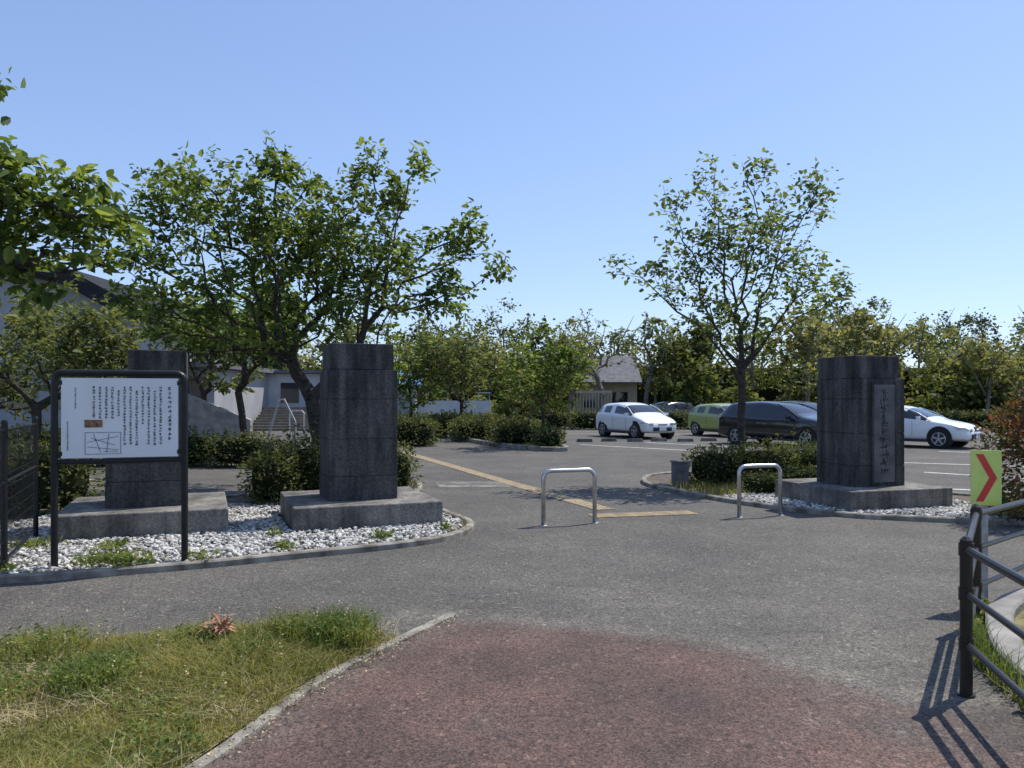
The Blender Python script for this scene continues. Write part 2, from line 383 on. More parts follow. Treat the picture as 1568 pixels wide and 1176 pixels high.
blobs=[(3.68,15,5.95,.33),(4.67,15,6.05,.36),(5.66,15,5.65,.42),(3.06,15,5.4,.35),(4.17,15.2,5.2,.65),(5.04,14.8,4.97,.65),(5.95,15,5.2,.3),(3.43,15,4.65,.55),
 (1.98,15,4.15,.25),(2.6,14.8,3.9,.42),(3.6,15.2,3.95,.7),(4.7,15,4.0,.9),(5.66,15.2,4.2,.42),(6.4,15,3.85,.28),(5.7,14.9,3.6,.55),(2.93,15,3.4,.3),(4.42,15,3.0,.6),(5.0,15.3,3.0,.45),(3.9,14.7,3.1,.5),(4.4,14.3,4.3,.7),(6.1,14.6,3.5,.3)]
tree('cherry_tree',(4.36,15,0.08),(4.38,15,2.5),blobs,450,0.072,M['leafB'],M['bark'],lsize=0.105,lper=11,ydepth=1.2,bf=0.6,thin=0.0095)
blobs=[(-3.95,7.6,3.2,.40),(-4.1,7.4,3.55,.36),(-4.6,7.6,3.1,.6),(-4.75,7.3,3.65,.40),(-5.3,7.6,3.3,.8),(-4.5,7.6,2.9,.25),(-6.2,7.6,3.8,.9),(-4.90,7.4,4.55,.12),(-6.8,7.6,3.5,.9),(-4.6,7.3,3.35,.4)]
tree('cherry_tree',(-6.9,8.0,0),(-6.6,7.9,2.0),blobs,320,0.11,M['leafA'],M['bark'],lsize=0.115,lper=15,bf=0.4,thin=0.012,ydepth=0.8,spread=0.08)
def round_blobs(x,y,z,rx,rz,n=9,r=0.7):
    o=[]
    for i in range(n):
        a=R.random()*6.28; k=R.random()**0.6
        o.append((x+math.cos(a)*k*rx,y+math.sin(a)*k*rx,z+(R.random()*2-1)*rz,r*(0.7+0.6*R.random())))
    return o
tree('garden_tree',(-10.6,17.5,0),(-10.5,17.4,1.4),round_blobs(-10.6,17.5,2.8,2.1,0.7,14,.85)+[(-8.6,17.3,2.5,.55),(-9.2,17.3,3.1,.6)],440,0.10,M['leafO'],M['bark'],lsize=0.13,lper=13,ydepth=1.2)
tree('garden_tree',(-6.9,20.5,0),(-7.1,20.5,1.8),round_blobs(-7.2,20.5,3.6,1.7,0.5,12,.75)+[(-5.7,20,3.0,.55)],360,0.09,M['leafA'],M['bark'],lsize=0.15,lper=13,ydepth=1.2)
tree('garden_tree',(-14.5,22,0),(-14.5,22,1.6),round_blobs(-14.3,22,3.1,2.4,1.0,12,1.0),300,0.11,M['leafO'],M['bark'],lsize=0.17,lper=12)
tree('garden_tree',(-11.4,29,0),(-11.3,29,1.8),round_blobs(-11.4,29,3.4,1.7,0.9,11,.9),280,0.10,M['leafO'],M['bark'],lsize=0.18,lper=12)
tree('young_tree',(1.05,26,0.1),(1.0,26,1.4),round_blobs(0.95,26,2.8,1.15,0.95,12,.75)+[(0.9,26,3.9,.35)],290,0.055,M['leafA'],M['bark'],lsize=0.14,lper=10)
tree('young_tree',(-2.2,34,0.1),(-2.2,34,1.5),round_blobs(-2.3,34,3.2,1.5,1.1,12,1.0),290,0.08,M['leafO'],M['bark'],lsize=0.18,lper=10)
tree('young_tree',(-4.6,36,0.1),(-4.6,36,1.5),round_blobs(-4.5,36,3.1,1.3,1.1,10,1.0),250,0.08,M['leafA'],M['bark'],lsize=0.19,lper=11)
tree('bare_tree',(5.4,49,0),(5.6,49,1.8),round_blobs(5.6,49,5.0,1.6,1.2,10,1.0)+[(5.8,49,6.3,.6)],150,0.15,M['leafO'],M['barkgrey'],lsize=0.22,lper=3,tiprad=.014,thin=.03)
tree('bare_tree',(8.6,50,0),(8.5,50,1.8),round_blobs(8.6,50,5.0,1.6,1.2,10,1.0),150,0.15,M['leafO'],M['barkgrey'],lsize=0.24,lper=5,tiprad=.014,thin=.03)
tree('bare_tree',(3.2,45,0),(3.3,45,1.6),round_blobs(3.3,45,4.4,1.3,1.3,10,.9),130,0.12,M['leafY'],M['barkgrey'],lsize=0.22,lper=4,tiprad=.012,thin=.03)

def woodland():
    b=MB(); T=[]
    for i in range(38):
        x=-16+i*2.15+R.normal()*0.7; y=50+R.normal()*2.5+ (4 if x<5 else 0); h=6.5+R.normal()*1.1
        if 4.2<x<9.2: continue
        mm = [M['leafD'],M['leafO'],M['leafY'],M['leafE']][R.choice(4,p=[.45,.2,.2,.15] if x<16 else [.35,.15,.40,.10])]
        T.append((x,y,h,1.6+R.random()*1.0,mm))
    for i in range(30):
        x=-30+i*3.5+R.normal(); y=72+R.normal()*3; T.append((x,y,9.0+R.normal()*1.0,2.4+R.random()*1.2,M['leafY'] if R.random()<.25 else M['leafD']))
    for x,h in ((33,11.9),(34.8,11.5),(42.5,11.4),(44.5,10.9),(50,11.7),(53.5,11.9),(56,11.2)):
        T.append((x*1.02,82+R.normal()*2,h,2.3,M['leafE']))
    for (x,y,h,r,mm) in T:
        b.cyl((x,y,0),(x+R.normal()*0.3,y,h*0.75),0.16,0.06,M['barkgrey'],6,False)
        for k in range(5):
            a=R.random()*6.28; zz=h*(0.3+0.35*R.random())
            b.cyl((x,y,zz),(x+math.cos(a)*r*0.9,y+math.sin(a)*r*0.9,zz+h*0.33),0.07,0.015,M['barkgrey'],5,False)
        nc=34; d=R.normal(size=(nc,3)); d/=np.linalg.norm(d,axis=1)[:,None]
        C=np.array([x,y,h*0.6])+d*(R.random(nc)**0.4)[:,None]*np.array([r,r,h*0.36])
        cr=0.28+R.random(nc)*0.42; per=40
        Q=np.repeat(C,per,0)+R.normal(size=(nc*per,3))*np.repeat(cr,per)[:,None]*0.62
        Q[:,2]=np.clip(Q[:,2],0.3,None)
        leaves(b,Q,0.30,mm,simple=True,tilt=0.9)
    return b.build('distant_trees')
woodland()
def thicket():
    b=MB(); n=38000
    x=-30+R.random(n)*95; gap=(x>4)&(x<9.4)
    y=47+R.random(n)*3+np.where(gap,20,0); z=(R.random(n)**0.8)*(2.4+1.1*np.sin(x*0.7)+0.6*np.sin(x*2.3))
    Q=np.column_stack([x,y,z]); k=np.sin(x*.9)+np.sin(x*.37+1)>.6
    leaves(b,Q[~k],0.36,M['leafD'],simple=True,tilt=0.9); leaves(b,Q[k],0.36,M['leafY'],simple=True,tilt=0.9)
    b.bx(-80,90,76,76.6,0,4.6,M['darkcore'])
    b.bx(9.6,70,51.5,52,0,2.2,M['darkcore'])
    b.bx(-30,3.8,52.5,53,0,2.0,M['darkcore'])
    return b.build('undergrowth')
thicket()

def hedge(name, blobs, n, lsize, m, core=True, flowers=0, per=1, twig=0):
    b=MB()
    vol=np.array([q[3]*q[4] +q[3]*q[5] for q in blobs]); vol/=vol.sum()
    for q,w in zip(blobs,vol):
        k=int(n*w); d=R.normal(size=(k,3)); d/=np.linalg.norm(d,axis=1)[:,None]
        d=np.sign(d)*np.abs(d)**0.75
        rr=(0.75+0.34*R.random(k)**1.0)[:,None]*(1+0.10*np.sin(d[:,:1]*9+q[0]*3)*np.cos(d[:,1:2]*8))
        Q=np.array(q[:3])+d*rr*np.array(q[3:6]); Q[:,2]=np.clip(Q[:,2],0.02,None)
        leaves(b,Q,lsize,m,out=d*0.8,droop=-0.1,tilt=0.8)
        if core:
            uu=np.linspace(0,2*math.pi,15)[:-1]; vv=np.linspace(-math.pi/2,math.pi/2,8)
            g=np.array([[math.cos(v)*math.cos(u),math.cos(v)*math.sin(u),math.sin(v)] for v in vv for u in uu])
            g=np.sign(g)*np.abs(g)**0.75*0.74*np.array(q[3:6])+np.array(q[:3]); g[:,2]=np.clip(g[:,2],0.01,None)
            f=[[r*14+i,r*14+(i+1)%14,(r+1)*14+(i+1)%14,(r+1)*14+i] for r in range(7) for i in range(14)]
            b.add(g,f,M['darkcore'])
        if flowers:
            k=int(flowers*w)+1; d=R.normal(size=(k,3)); d/=np.linalg.norm(d,axis=1)[:,None]; d[:,2]=abs(d[:,2])
            Q=np.array(q[:3])+d*1.05*np.array(q[3:6]); leaves(b,Q,lsize*0.8,M['flower'],simple=True)
        for k in range(twig):
            a=R.random()*6.28; rr=0.8*R.random()
            p=np.array(q[:3])+np.array([math.cos(a)*rr*q[3],math.sin(a)*rr*q[4],q[5]*0.6])
            e=p+np.array([R.normal()*0.1,R.normal()*0.1,q[5]*(0.5+0.5*R.random())])
            b.cyl(p,e,0.004,0.002,M['bark'],4,False)
            t=R.random(14)[:,None]; leaves(b,p+(e-p)*t+R.normal(size=(14,3))*0.02,lsize,m)
    return b.build(name)

hedge('shrub',[(-3.55,11.8,.42,.42,.5,.42),(-3.2,12.3,.45,.5,.5,.52),(-3.75,12.5,.38,.35,.4,.4)],5200,0.05,M['leafH'],twig=18)
hedge('shrub',[(-2.1,13.5,.35,.5,.5,.5),(-2.9,13.8,.4,.6,.5,.5)],3500,0.05,M['leafH'],twig=5)
hedge('hedge',[(3.75,14.6,.32,.55,.55,.38),(4.6,14.6,.34,.65,.6,.42),(5.5,14.8,.34,.7,.6,.42),(6.3,15.0,.33,.6,.6,.4)],10500,0.05,M['leafH'],twig=8)
hedge('hedge',[(4.1,13.0,.18,.35,.3,.22),(5.0,13.5,.2,.5,.3,.25)],2000,0.04,M['leafH'])
hedge('hedge',[(-1.2,30.5,.45,1.2,1.6,.5),(.2,27.5,.4,1.0,1.4,.5),(1.2,25.6,.3,.5,.7,.35),(-2.6,33.5,.45,1.0,1.4,.5)],8500,0.10,M['leafH'],flowers=40,twig=6)
hedge('hedge',[(-6.4,18.6,.38,.9,.5,.42),(-7.8,18.8,.38,.9,.5,.45),(-9.4,19,.45,1.1,.5,.5),(-11.5,19.3,.45,1.2,.5,.5),(-13.8,19.6,.5,1.4,.5,.5)],9000,0.07,M['leafH'],twig=4)
hedge('hedge',[(-3.4,27,.45,.9,.7,.5),(-4.9,26.5,.4,.9,.6,.42)],3500,0.09,M['leafH'],twig=4)
hedge('hedge',[(x,42+0.3*math.sin(x),.45,1.3,.7,.55) for x in np.arange(2,34,2.1)],12000,0.13,M['leafH'])
hedge('hedge',[(x,42,.4,1.3,.7,.45) for x in np.arange(-8,-1,2.1)],3500,0.13,M['leafH'])
hedge('shrub',[(6.65,10.1,.75,.55,.5,.72),(7.3,10.6,.7,.6,.5,.75),(6.9,10.4,1.2,.4,.35,.45)],7500,0.055,M['leafR'],core=False,twig=22)
hedge('shrub',[(-6.3,10.8,.5,.6,.5,.55),(-7.3,10.8,.5,.7,.5,.6)],3500,0.06,M['leafH'])

# ---------------------------------------------------------------- ground + asphalt
b=MB(); b.poly([(-400,-60),(400,-60),(400,600),(-400,600)],-0.004,M['ground']); b.build('ground')
gk=[(-2.3,1.2),(-1.75,2.4),(-1.36,3.42),(-1.24,3.87),(-1.11,4.4),(-.90,4.9),(-.70,5.3),(-.44,5.82)]
def asphalt():
    xs=np.concatenate([[-60,-40,-20,-10,-6],np.arange(-5,5.01,0.1),[6,10,20,40,70]])
    ys=np.concatenate([[-8,-2,0,1,2],np.arange(2.5,8.01,0.1),[9,10,12,15,20,30,45]])
    X,Y=np.meshgrid(xs,ys); nx,ny=len(xs),len(ys)
    v=np.column_stack([X.ravel(),Y.ravel(),np.zeros(X.size)])
    i=np.arange(nx*ny).reshape(ny,nx)
    f=np.stack([i[:-1,:-1],i[:-1,1:],i[1:,1:],i[1:,:-1]],-1).reshape(-1,4)
    b=MB(); b.add(v,f,M['asphalt']); o=b.build('asphalt_pavement')
    x=X.ravel(); y=Y.ravel()
    bx=np.array([-3,-.45,.54,1.39,1.8,2.1,2.6,4]); by=np.array([5.9,5.78,5.55,5.15,4.6,4.2,4.15,4.0])
    yb=np.interp(x,bx,by); d=yb-y
    red=np.clip(d/0.5+0.4,0,1)*1.0
    red*=np.where(x>1.0,np.clip(1-(x-1.0)*0.35,0.5,1),1)
    kx=np.interp(y,[q[1] for q in gk],[q[0] for q in gk])
    red*=np.clip((x-kx+.1)/0.12,0,1)
    dust=np.exp(-((d+0.05)/0.12)**2)*1.0*(x>-.9)
    dust+=np.exp(-(((x-2.2)/0.55)**2+((y-4.9)/0.6)**2))*1.0
    dust+=0.5*np.exp(-(((x-1.6)/1.6)**2+((y-6.3)/0.9)**2))+0.12
    dust+=0.5*np.exp(-((x-kx-.1)/0.12)**2)*(y<6)
    for nme,a in (('red',red),('dust',np.clip(dust,0,1.2))):
        at=o.data.attributes.new(nme,'FLOAT','POINT'); at.data.foreach_set('value',a.astype(np.float32))
asphalt()

def strip(b,p0,p1,w,z,m):
    p0=np.array(p0);p1=np.array(p1);d=(p1-p0)/np.linalg.norm(p1-p0);n=np.array([-d[1],d[0]])*w/2
    b.poly([p0-n,p1-n,p1+n,p0+n],z,m)
b=MB()
for (p0,p1,w) in [((-13,15.8),(-8.3,15.6),.12),((2.4,27.6),(5.6,24.4),.12),((4.9,29),(7.8,25.8),.12),((1.8,36),(9,36),.14),((9,17.2),(11.5,14.5),.12),((7.1,14.3),(9.6,13.1),.12),((9.4,20),(16,16.8),.12),((13,24),(18,21),.12),((-5,40),(1.5,40.5),.15),((-2.4,38),(8,38.4),.12),((-8,30),(-4,31),.12),((14,31),(22,31),.12)]:
    strip(b,p0,p1,w,0.004,M['white'])
b.build('parking_lines')
b=MB()
def tact(p0,p1,w):
    p0=np.array(p0);p1=np.array(p1);L=np.linalg.norm(p1-p0);d=(p1-p0)/L;n=np.array([-d[1],d[0]])
    k=int(L/0.3)
    for i in range(k):
        c0=p0+d*(i*0.3+0.004); c1=p0+d*(i*0.3+0.296)
        b.poly([c0-n*w/2,c1-n*w/2,c1+n*w/2,c0+n*w/2],0.008,M['tactile'])
        for j in range(4):
            o=n*(-w/2+w*(j+.5)/4)
            c=(c0+c1)/2+o; b.box((c[0],c[1],0.011),(0.25,0.03,0.006),M['tactile'],rz=math.atan2(d[1],d[0]))
tact((-3.6,24.6),(-0.05,15.0),.3); tact((-0.05,15.0),(1.35,11.35),.3); tact((1.08,10.75),(2.65,11.1),.34)
b.build('tactile_paving')
b=MB(); b.poly([(-1.3,14.2),(0.05,14.35),(-0.05,15.3),(-1.5,15.2)],0.004,M['slab']); b.build('pavement_patch')

b=MB()
for i,x in enumerate(np.arange(2.7,9.2,0.95)):
    y=29.2+0.05*x
    v=np.array([[-.3,-.08,0],[.3,-.08,0],[.3,.08,0],[-.3,.08,0],[-.27,-.05,.12],[.27,-.05,.12],[.27,.05,.12],[-.27,.05,.12]])+[x,y,0]
    if i%2: v=v+[0.0,0.3,0]
    b.add(v,[[4,5,6,7],[0,1,5,4],[1,2,6,5],[2,3,7,6],[3,0,4,7]],M['slab'])
b.build('wheel_stops')

# ---------------------------------------------------------------- left gravel bed
out=smoothline([(-8,6.2),(-5.6,6.6),(-4.45,6.85),(-3.09,7.4),(-2.19,7.91),(-1.29,8.43),(-.77,8.9),(-.54,9.47),(-.56,10.06),(-.85,10.7),(-1.3,11.8),(-1.6,13.2),(-1.75,14.6),(-2.5,15.3),(-3.6,15.3),(-4.1,14.2),(-4.3,12.9),(-5.4,12.0),(-8,11.6)],5)
b=MB(); kerb(b,out,0.10,0,0.07,M['kerb']); b.build('gravel_bed_kerb')
b=MB(); b.poly(out,0.03,M['soil']); b.build('gravel_bed_soil')
def dens(P,s,o): return np.sin(P[:,0]*s+o)+np.sin(P[:,1]*s*1.3+o*2)+np.sin((P[:,0]+P[:,1])*s*.7+o)
def pebbles(name, poly, n, avoid):
    P=sample_poly(poly,n)
    P=P[(dens(P,4.3,1.0)+dens(P,11,2.0)*.6+R.random(len(P))*3)>-1.6]
    for (cx,cy,rz,h) in avoid:
        q=P-[cx,cy]; c,s=math.cos(-rz),math.sin(-rz); l=np.column_stack([q[:,0]*c-q[:,1]*s,q[:,0]*s+q[:,1]*c])
        P=P[~((abs(l[:,0])<h-.01)&(abs(l[:,1])<h-.01))]
    t=(1+5**.5)/2
    ico=np.array([[-1,t,0],[1,t,0],[-1,-t,0],[1,-t,0],[0,-1,t],[0,1,t],[0,-1,-t],[0,1,-t],[t,0,-1],[t,0,1],[-t,0,-1],[-t,0,1]])/math.sqrt(1+t*t)
    F=np.array([[0,11,5],[0,5,1],[0,1,7],[0,7,10],[0,10,11],[1,5,9],[5,11,4],[11,10,2],[10,7,6],[7,1,8],[3,9,4],[3,4,2],[3,2,6],[3,6,8],[3,8,9],[4,9,5],[2,4,11],[6,2,10],[8,6,7],[9,8,1]])
    n=len(P); sc=(0.014+0.017*R.random((n,1,1)))*np.stack([1+.35*R.random(n),.75+.3*R.random(n),.55+.25*R.random(n)],1)[:,None,:]
    V=ico[None]*sc*(1+0.12*R.normal(size=(n,12,1)))
    a=R.random(n)*6.28; tl=R.normal(size=n)*0.4; c,s=np.cos(a)[:,None],np.sin(a)[:,None]
    x=V[...,0]*c-V[...,1]*s; y=V[...,0]*s+V[...,1]*c; z=V[...,2]+x*np.sin(tl)[:,None]*0.6
    V=np.stack([x+P[:,:1],y+P[:,1:2],z+0.04+0.03*R.random((n,1))],-1)
    b=MB(); b.add(V.reshape(-1,3),(np.arange(n)[:,None,None]*12+F[None]).reshape(-1,3),M['pebble'])
    return b.build(name)
PA=rad(21.2)
bedpoly=[(-6.2,6.6),(-4.45,6.93),(-3.09,7.47),(-2.19,7.98),(-1.31,8.5),(-.84,8.94),(-.62,9.47),(-.64,10.03),(-.93,10.6),(-1.2,11.3),(-2.2,11.9),(-4.5,11.5),(-6.2,11)]
pebbles('white_gravel',bedpoly,17000,[(-2.08,10.31,PA,.9),(-4.46,9.67,PA,.9)])
b=MB()
for (x,y,r,n) in [(-3.85,7.45,.22,260),(-3.55,7.35,.14,150),(-4.1,8.1,.12,120),(-1.45,8.75,.1,80),(-2.35,8.1,.08,60),(-4.9,7.3,.15,120),(-3.0,7.6,.12,60),(-4.6,7.05,.15,90),(-2.7,8.9,.08,40),(-5.0,8.2,.2,120),(-.8,9.3,.06,40)]:
    P=np.array([x,y])+R.normal(size=(n,2))*r*0.6; 
    leaves(b,np.column_stack([P,0.06+0.06*R.random(n)]),0.05,M['weed'],droop=-.3); blades(b,P[:n//2],.12,.006,M['grassG'],z=.04)
P=np.array(out)[R.integers(6,40,260)]; P=P+(np.array([-2.5,9.8])-P)*.04+R.normal(size=P.shape)*.04; blades(b,P,.07,.005,M['grassG'],z=.04)
b.build('gravel_weeds')

# ---------------------------------------------------------------- gate pillars
def pillar(name, loc, rz, cap, H=2.29, plate=False, holes=False, slab=.9, body=.43):
    e=bpy.data.objects.new(name,None); scn.collection.objects.link(e); e.location=loc; e.rotation_euler=(0,0,rz)
    b=MB(); b.bx(-slab,slab,-slab,slab,0,.3,M['slab']); b.build('base_slab',bevel=.015,parent=e)
    b=MB(); z=.30; top=H-.33; hs=[.30,.47,.50,top-.3-1.27]
    b.bx(-body+.012,body-.012,-body+.012,body-.012,.28,top-.02,M['stone'])
    for i,h in enumerate(hs):
        g=0.0025
        b.bx(-body-.004*(i==0),body,-body-.004*(i==0),body,z+(g if i else 0),z+h-g,M['stone']); z+=h
    b.bx(cap[0],cap[1],-body+.03,body-.03,top+.001,H,M['stone'])
    b.build('column',bevel=.008,parent=e)
    if plate:
        b=MB(); x0,x1=-.13,.24
        b.bx(x0,x1,-body-.022,-body-.001,.36,1.78,M['plate'])
        b.bx(x0-.035,x0-.002,-body-.03,-body-.001,.33,1.81,M['stone']); b.bx(x1+.002,x1+.035,-body-.03,-body-.001,.33,1.81,M['stone'])
        for k in range(11):
            zc=1.68-k*.115
            for s in range(7):
                w,h=(0.09,.010) if s%2 else (.012,.07)
                b.box((.05+R.normal()*.03,-body-.0235,zc+R.normal()*.025),(w*(.5+.6*R.random()),.004,h*(.6+.5*R.random())),M['ink'],ry=R.normal()*.15)
        b.build('inscription_plate',parent=e)
    if holes:
        b=MB()
        for zc in (.72,1.5):
            b.box((-body-.0015,-.02,zc),(.005,.07,.05),M['ink'])
        b.build('hinge_sockets',parent=e)
    return e
pillar('stone_gate_pillar',(-2.02,10.31,0.03),PA,(-.40,.39),H=2.27)
pillar('stone_gate_pillar',(-4.46,9.67,0.03),PA,(-.20,.44),H=2.15,)
pillar('stone_gate_pillar',(5.24,11.88,0.03),rad(16.2),(-.43,.36),H=2.2,plate=True,holes=True,slab=.87)

# ---------------------------------------------------------------- right bed
rb=smoothline([(2.5,14.7),(2.9,13.2),(3.44,12.05),(3.99,11.25),(4.6,10.62),(5.3,10.35),(6.05,10.1),(7.0,9.9),(8.3,9.8),(9.5,10.3),(9.2,11.4),(7.6,12.6),(7.0,13.5),(7.2,15.6),(6.2,16.6),(4,16.8),(2.9,16.2)],5,closed=True)
b=MB(); kerb(b,rb,.10,0,.07,M['kerb'],closed=True); b.build('planting_bed_kerb')
b=MB(); b.poly(rb,.03,M['soil']); b.build('planting_bed_soil')
pebbles('white_gravel',[(3.3,12.5),(3.6,12.0),(4.1,11.3),(4.65,10.75),(5.3,10.46),(6.05,10.22),(6.6,10.2),(7.0,11.2),(6.6,12.5),(4.2,13.1)],7500,[(5.24,11.88,rad(16.2),.87)])
b=MB()
P=sample_poly([(6.1,10.3),(7.5,10.0),(9,10.1),(9,11.3),(7,12)],3500); blades(b,P,.16,.010,M['grassG'],z=.03)
P=sample_poly([(2.8,14),(3.4,12.4),(5,13.3),(6.8,13.5),(6.9,15),(4,16)],3500); blades(b,P,.12,.010,M['grassG'],z=.03)
b.build('bed_grass')
isl=smoothline([(-2.9,35),(-2.7,32.7),(-.9,27.5),(.6,24.6),(1.3,24.0),(1.7,24.5),(1.2,27.5),(.2,31),(-1.2,35.5)],5,closed=True)
b=MB(); kerb(b,isl,.15,0,.14,M['kerb'],closed=True); b.build('parking_island_kerb')
b=MB(); b.poly(isl,.09,M['ground']); b.build('parking_island_turf')

# ---------------------------------------------------------------- info board
def board():
    e=bpy.data.objects.new('information_board',None); scn.collection.objects.link(e)
    ang=math.atan2(.33,1.045); e.location=(-4.17,7.18,0); e.rotation_euler=(0,0,ang); W=1.10
    b=MB(); r=.031
    top=1.84; c=.07; path=[(0,0,0.0),(0,0,top-c)]
    for k in range(1,6): a=k/6*math.pi/2; path.append((c-c*math.cos(a),0,top-c+c*math.sin(a)))
    path.append((c,0,top)); path.append((W-c,0,top))
    for k in range(1,6): a=k/6*math.pi/2; path.append((W-c+c*math.sin(a),0,top-c+c*math.cos(a)))
    path+= [(W,0,top-c),(W,0,0)]
    b.tube(path,r,M['black'],12)
    b.tube([(0,0,1.02),(W,0,1.02)],.026,M['black'],10)
    for (x,z) in ((.04,1.10),(.04,1.75),(W-.04,1.10),(W-.04,1.75)): b.box((x,0,z),(.05,.03,.04),M['black'])
    b.build('frame',parent=e,smooth=False)
    x0,x1,z0,z1=.055,W-.055,1.055,1.795
    b=MB(); b.bx(x0,x1,-.012,.012,z0,z1,M['panel']); b.build('panel',parent=e,bevel=.004)
    b=MB(); y=-.0145
    def st(cx,cz,w,h): b.box((cx,y,cz),(w,.003,h),M['ink'])
    def glyph(cx,cz,s):
        for k in range(random.randint(4,6)):
            if random.random()<.55: st(cx+random.uniform(-.1,.1)*s,cz+random.uniform(-.42,.42)*s,s*random.uniform(.4,.85),s*.11)
            else: st(cx+random.uniform(-.35,.35)*s,cz+random.uniform(-.1,.1)*s,s*.11,s*random.uniform(.4,.85))
    Wp=x1-x0; Hp=z1-z0
    U=lambda u:x0+u*Wp; V=lambda v:z1-v*Hp
    for k in range(12): glyph(U(.925),V(.13+k*.058),.036)
    for ci in range(12):
        u=.845-ci*.052
        v=.12+(0.05 if ci in(1,4,7) else 0); vend=.86 if u>.53 else (.5 if u>.2 else .4)
        if ci==3: vend=.6
        while v<vend: glyph(U(u),V(v),.026); v+=.037
    v=.13
    while v<.4: glyph(U(.12),V(v),.018); v+=.03
    v=.55
    while v<.9: glyph(U(.055),V(v),.016); v+=.026
    mx0,mx1,mv0,mv1=.20,.50,.68,.95
    for (a,c_) in (((mx0,mv0),(mx1,mv0)),((mx0,mv1),(mx1,mv1)),((mx0,mv0),(mx0,mv1)),((mx1,mv0),(mx1,mv1)),((.22,.8),(.48,.73)),((.22,.86),(.48,.9)),((.27,.7),(.33,.93)),((.40,.7),(.38,.93)),((.25,.75),(.45,.84))):
        xa,za=U(a[0]),V(a[1]); xb,zb=U(c_[0]),V(c_[1]); L=math.hypot(xb-xa,zb-za)
        b.box(((xa+xb)/2,y,(za+zb)/2),(L,.003,.003),M['ink'],ry=-math.atan2(zb-za,xb-xa))
    for k in range(9): glyph(U(.36+.014*k),V(.92),.01)
    b.build('printed_text',parent=e)
    b=MB(); b.box((U(.27),y,V(.57)),(.15,.003,.07),M['photo']); b.build('printed_picture',parent=e)
board()

# ---------------------------------------------------------------- hoop barriers
def hoop(loc,ang,W=.70,H=.69):
    b=MB(); c=.10; path=[(0,0,0),(0,0,H-c)]
    for k in range(1,7): a=k/7*math.pi/2; path.append((c-c*math.cos(a),0,H-c+c*math.sin(a)))
    path+=[(c,0,H),(W-c,0,H)]
    for k in range(1,7): a=k/7*math.pi/2; path.append((W-c+c*math.sin(a),0,H-c+c*math.cos(a)))
    path+=[(W,0,H-c),(W,0,0)]
    b.tube(path,.028,M['steel'],14)
    for x in (0,W): b.cyl((x,0,0),(x,0,.008),.05,.05,M['galv'],16); 
    b.build('hoop_barrier',loc,ang,smooth=True)
hoop((.396,9.95,.0),rad(17)); hoop((3.07,10.65,.0),rad(16),W=.64)

# ---------------------------------------------------------------- chevron sign
b=MB()
b.cyl((0,.03,0),(0,.03,1.2),.024,.024,M['galv'],12)
b.box((0,0,.985),(.215,.012,.43),M['yellow'])
y=-.008; w=.055
def para(p,q):
    b.add([(p[0],y,p[1]),(p[0]+w,y,p[1]),(q[0]+w,y,q[1]),(q[0],y,q[1])],[[0,1,2,3]],M['red'])
para((-.075,.80),(.02,.985)); para((.02,.985),(-.075,1.17))
for z in (.86,1.11): b.box((0,.03,z),(.09,.03,.03),M['galv'])
b.build('chevron_sign',(3.70,6.15,0),rad(-14))

# ---------------------------------------------------------------- guard railing right
b=MB()
runs=[[(1.92,2.0),(2.45,4.25)],[(2.45,4.25),(3.27,5.55)],[(3.27,5.55),(6.0,7.9)],[(6.0,7.9),(9.5,8.6)]]
for (x,y) in [(2.45,4.25),(2.13,2.9),(3.27,5.55),(4.6,6.7),(6.0,7.9),(7.7,8.24)]:
    b.cyl((x,y,0),(x,y,.84),.032,.032,M['brownmetal'],14); b.cyl((x,y,.84),(x,y,.86),.032,.012,M['brownmetal'],14)
    b.cyl((x,y,0),(x,y,.012),.045,.045,M['brownmetal'],14)
    for z in (.79,.55,.28): b.cyl((x,y,z-.035),(x,y,z+.035),.038,.038,M['brownmetal'],14)
for (p,q) in runs:
    for z,r in ((.79,.022),(.55,.018),(.28,.018)): b.tube([(p[0],p[1],z),(q[0],q[1],z)],r,M['brownmetal'],10)
b.build('pedestrian_guardrail',smooth=False)
kb=smoothline([(2.5,1.5),(2.66,3.2),(2.86,4.3),(3.1,4.96),(3.6,5.75),(4.5,6.45),(6.2,7.6),(9.5,8.3)],6)
b=MB(); kerb(b,kb,.17,0,.12,M['concrete']); b.build('verge_kerb')
vg=kb+[(9,2),(4,1)]
b=MB(); b.poly(vg,.05,M['turf']); b.build('verge_soil')
b=MB(); P=sample_poly([(2.8,2),(2.95,4.2),(3.2,4.9),(3.7,5.65),(4.6,6.3),(7,7.7),(7,4),(4,2)],14000); blades(b,P,.13,.007,M['grassG'],z=.05)
P=np.array(kb)[R.integers(3,26,900)]+R.normal(size=(900,2))*.03+[-.13,.03]; blades(b,P,.10,.006,M['grassG'],z=0)
leaves(b,np.column_stack([P,.02+.07*R.random(900)]),.035,M['weed'],droop=-.3)
P=np.array(kb)[R.integers(5,20,260)]+R.normal(size=(260,2))*.025+[-.14,.05]; blades(b,P,.22,.006,M['weed'],z=0,lean=.25)
b.build('verge_grass')

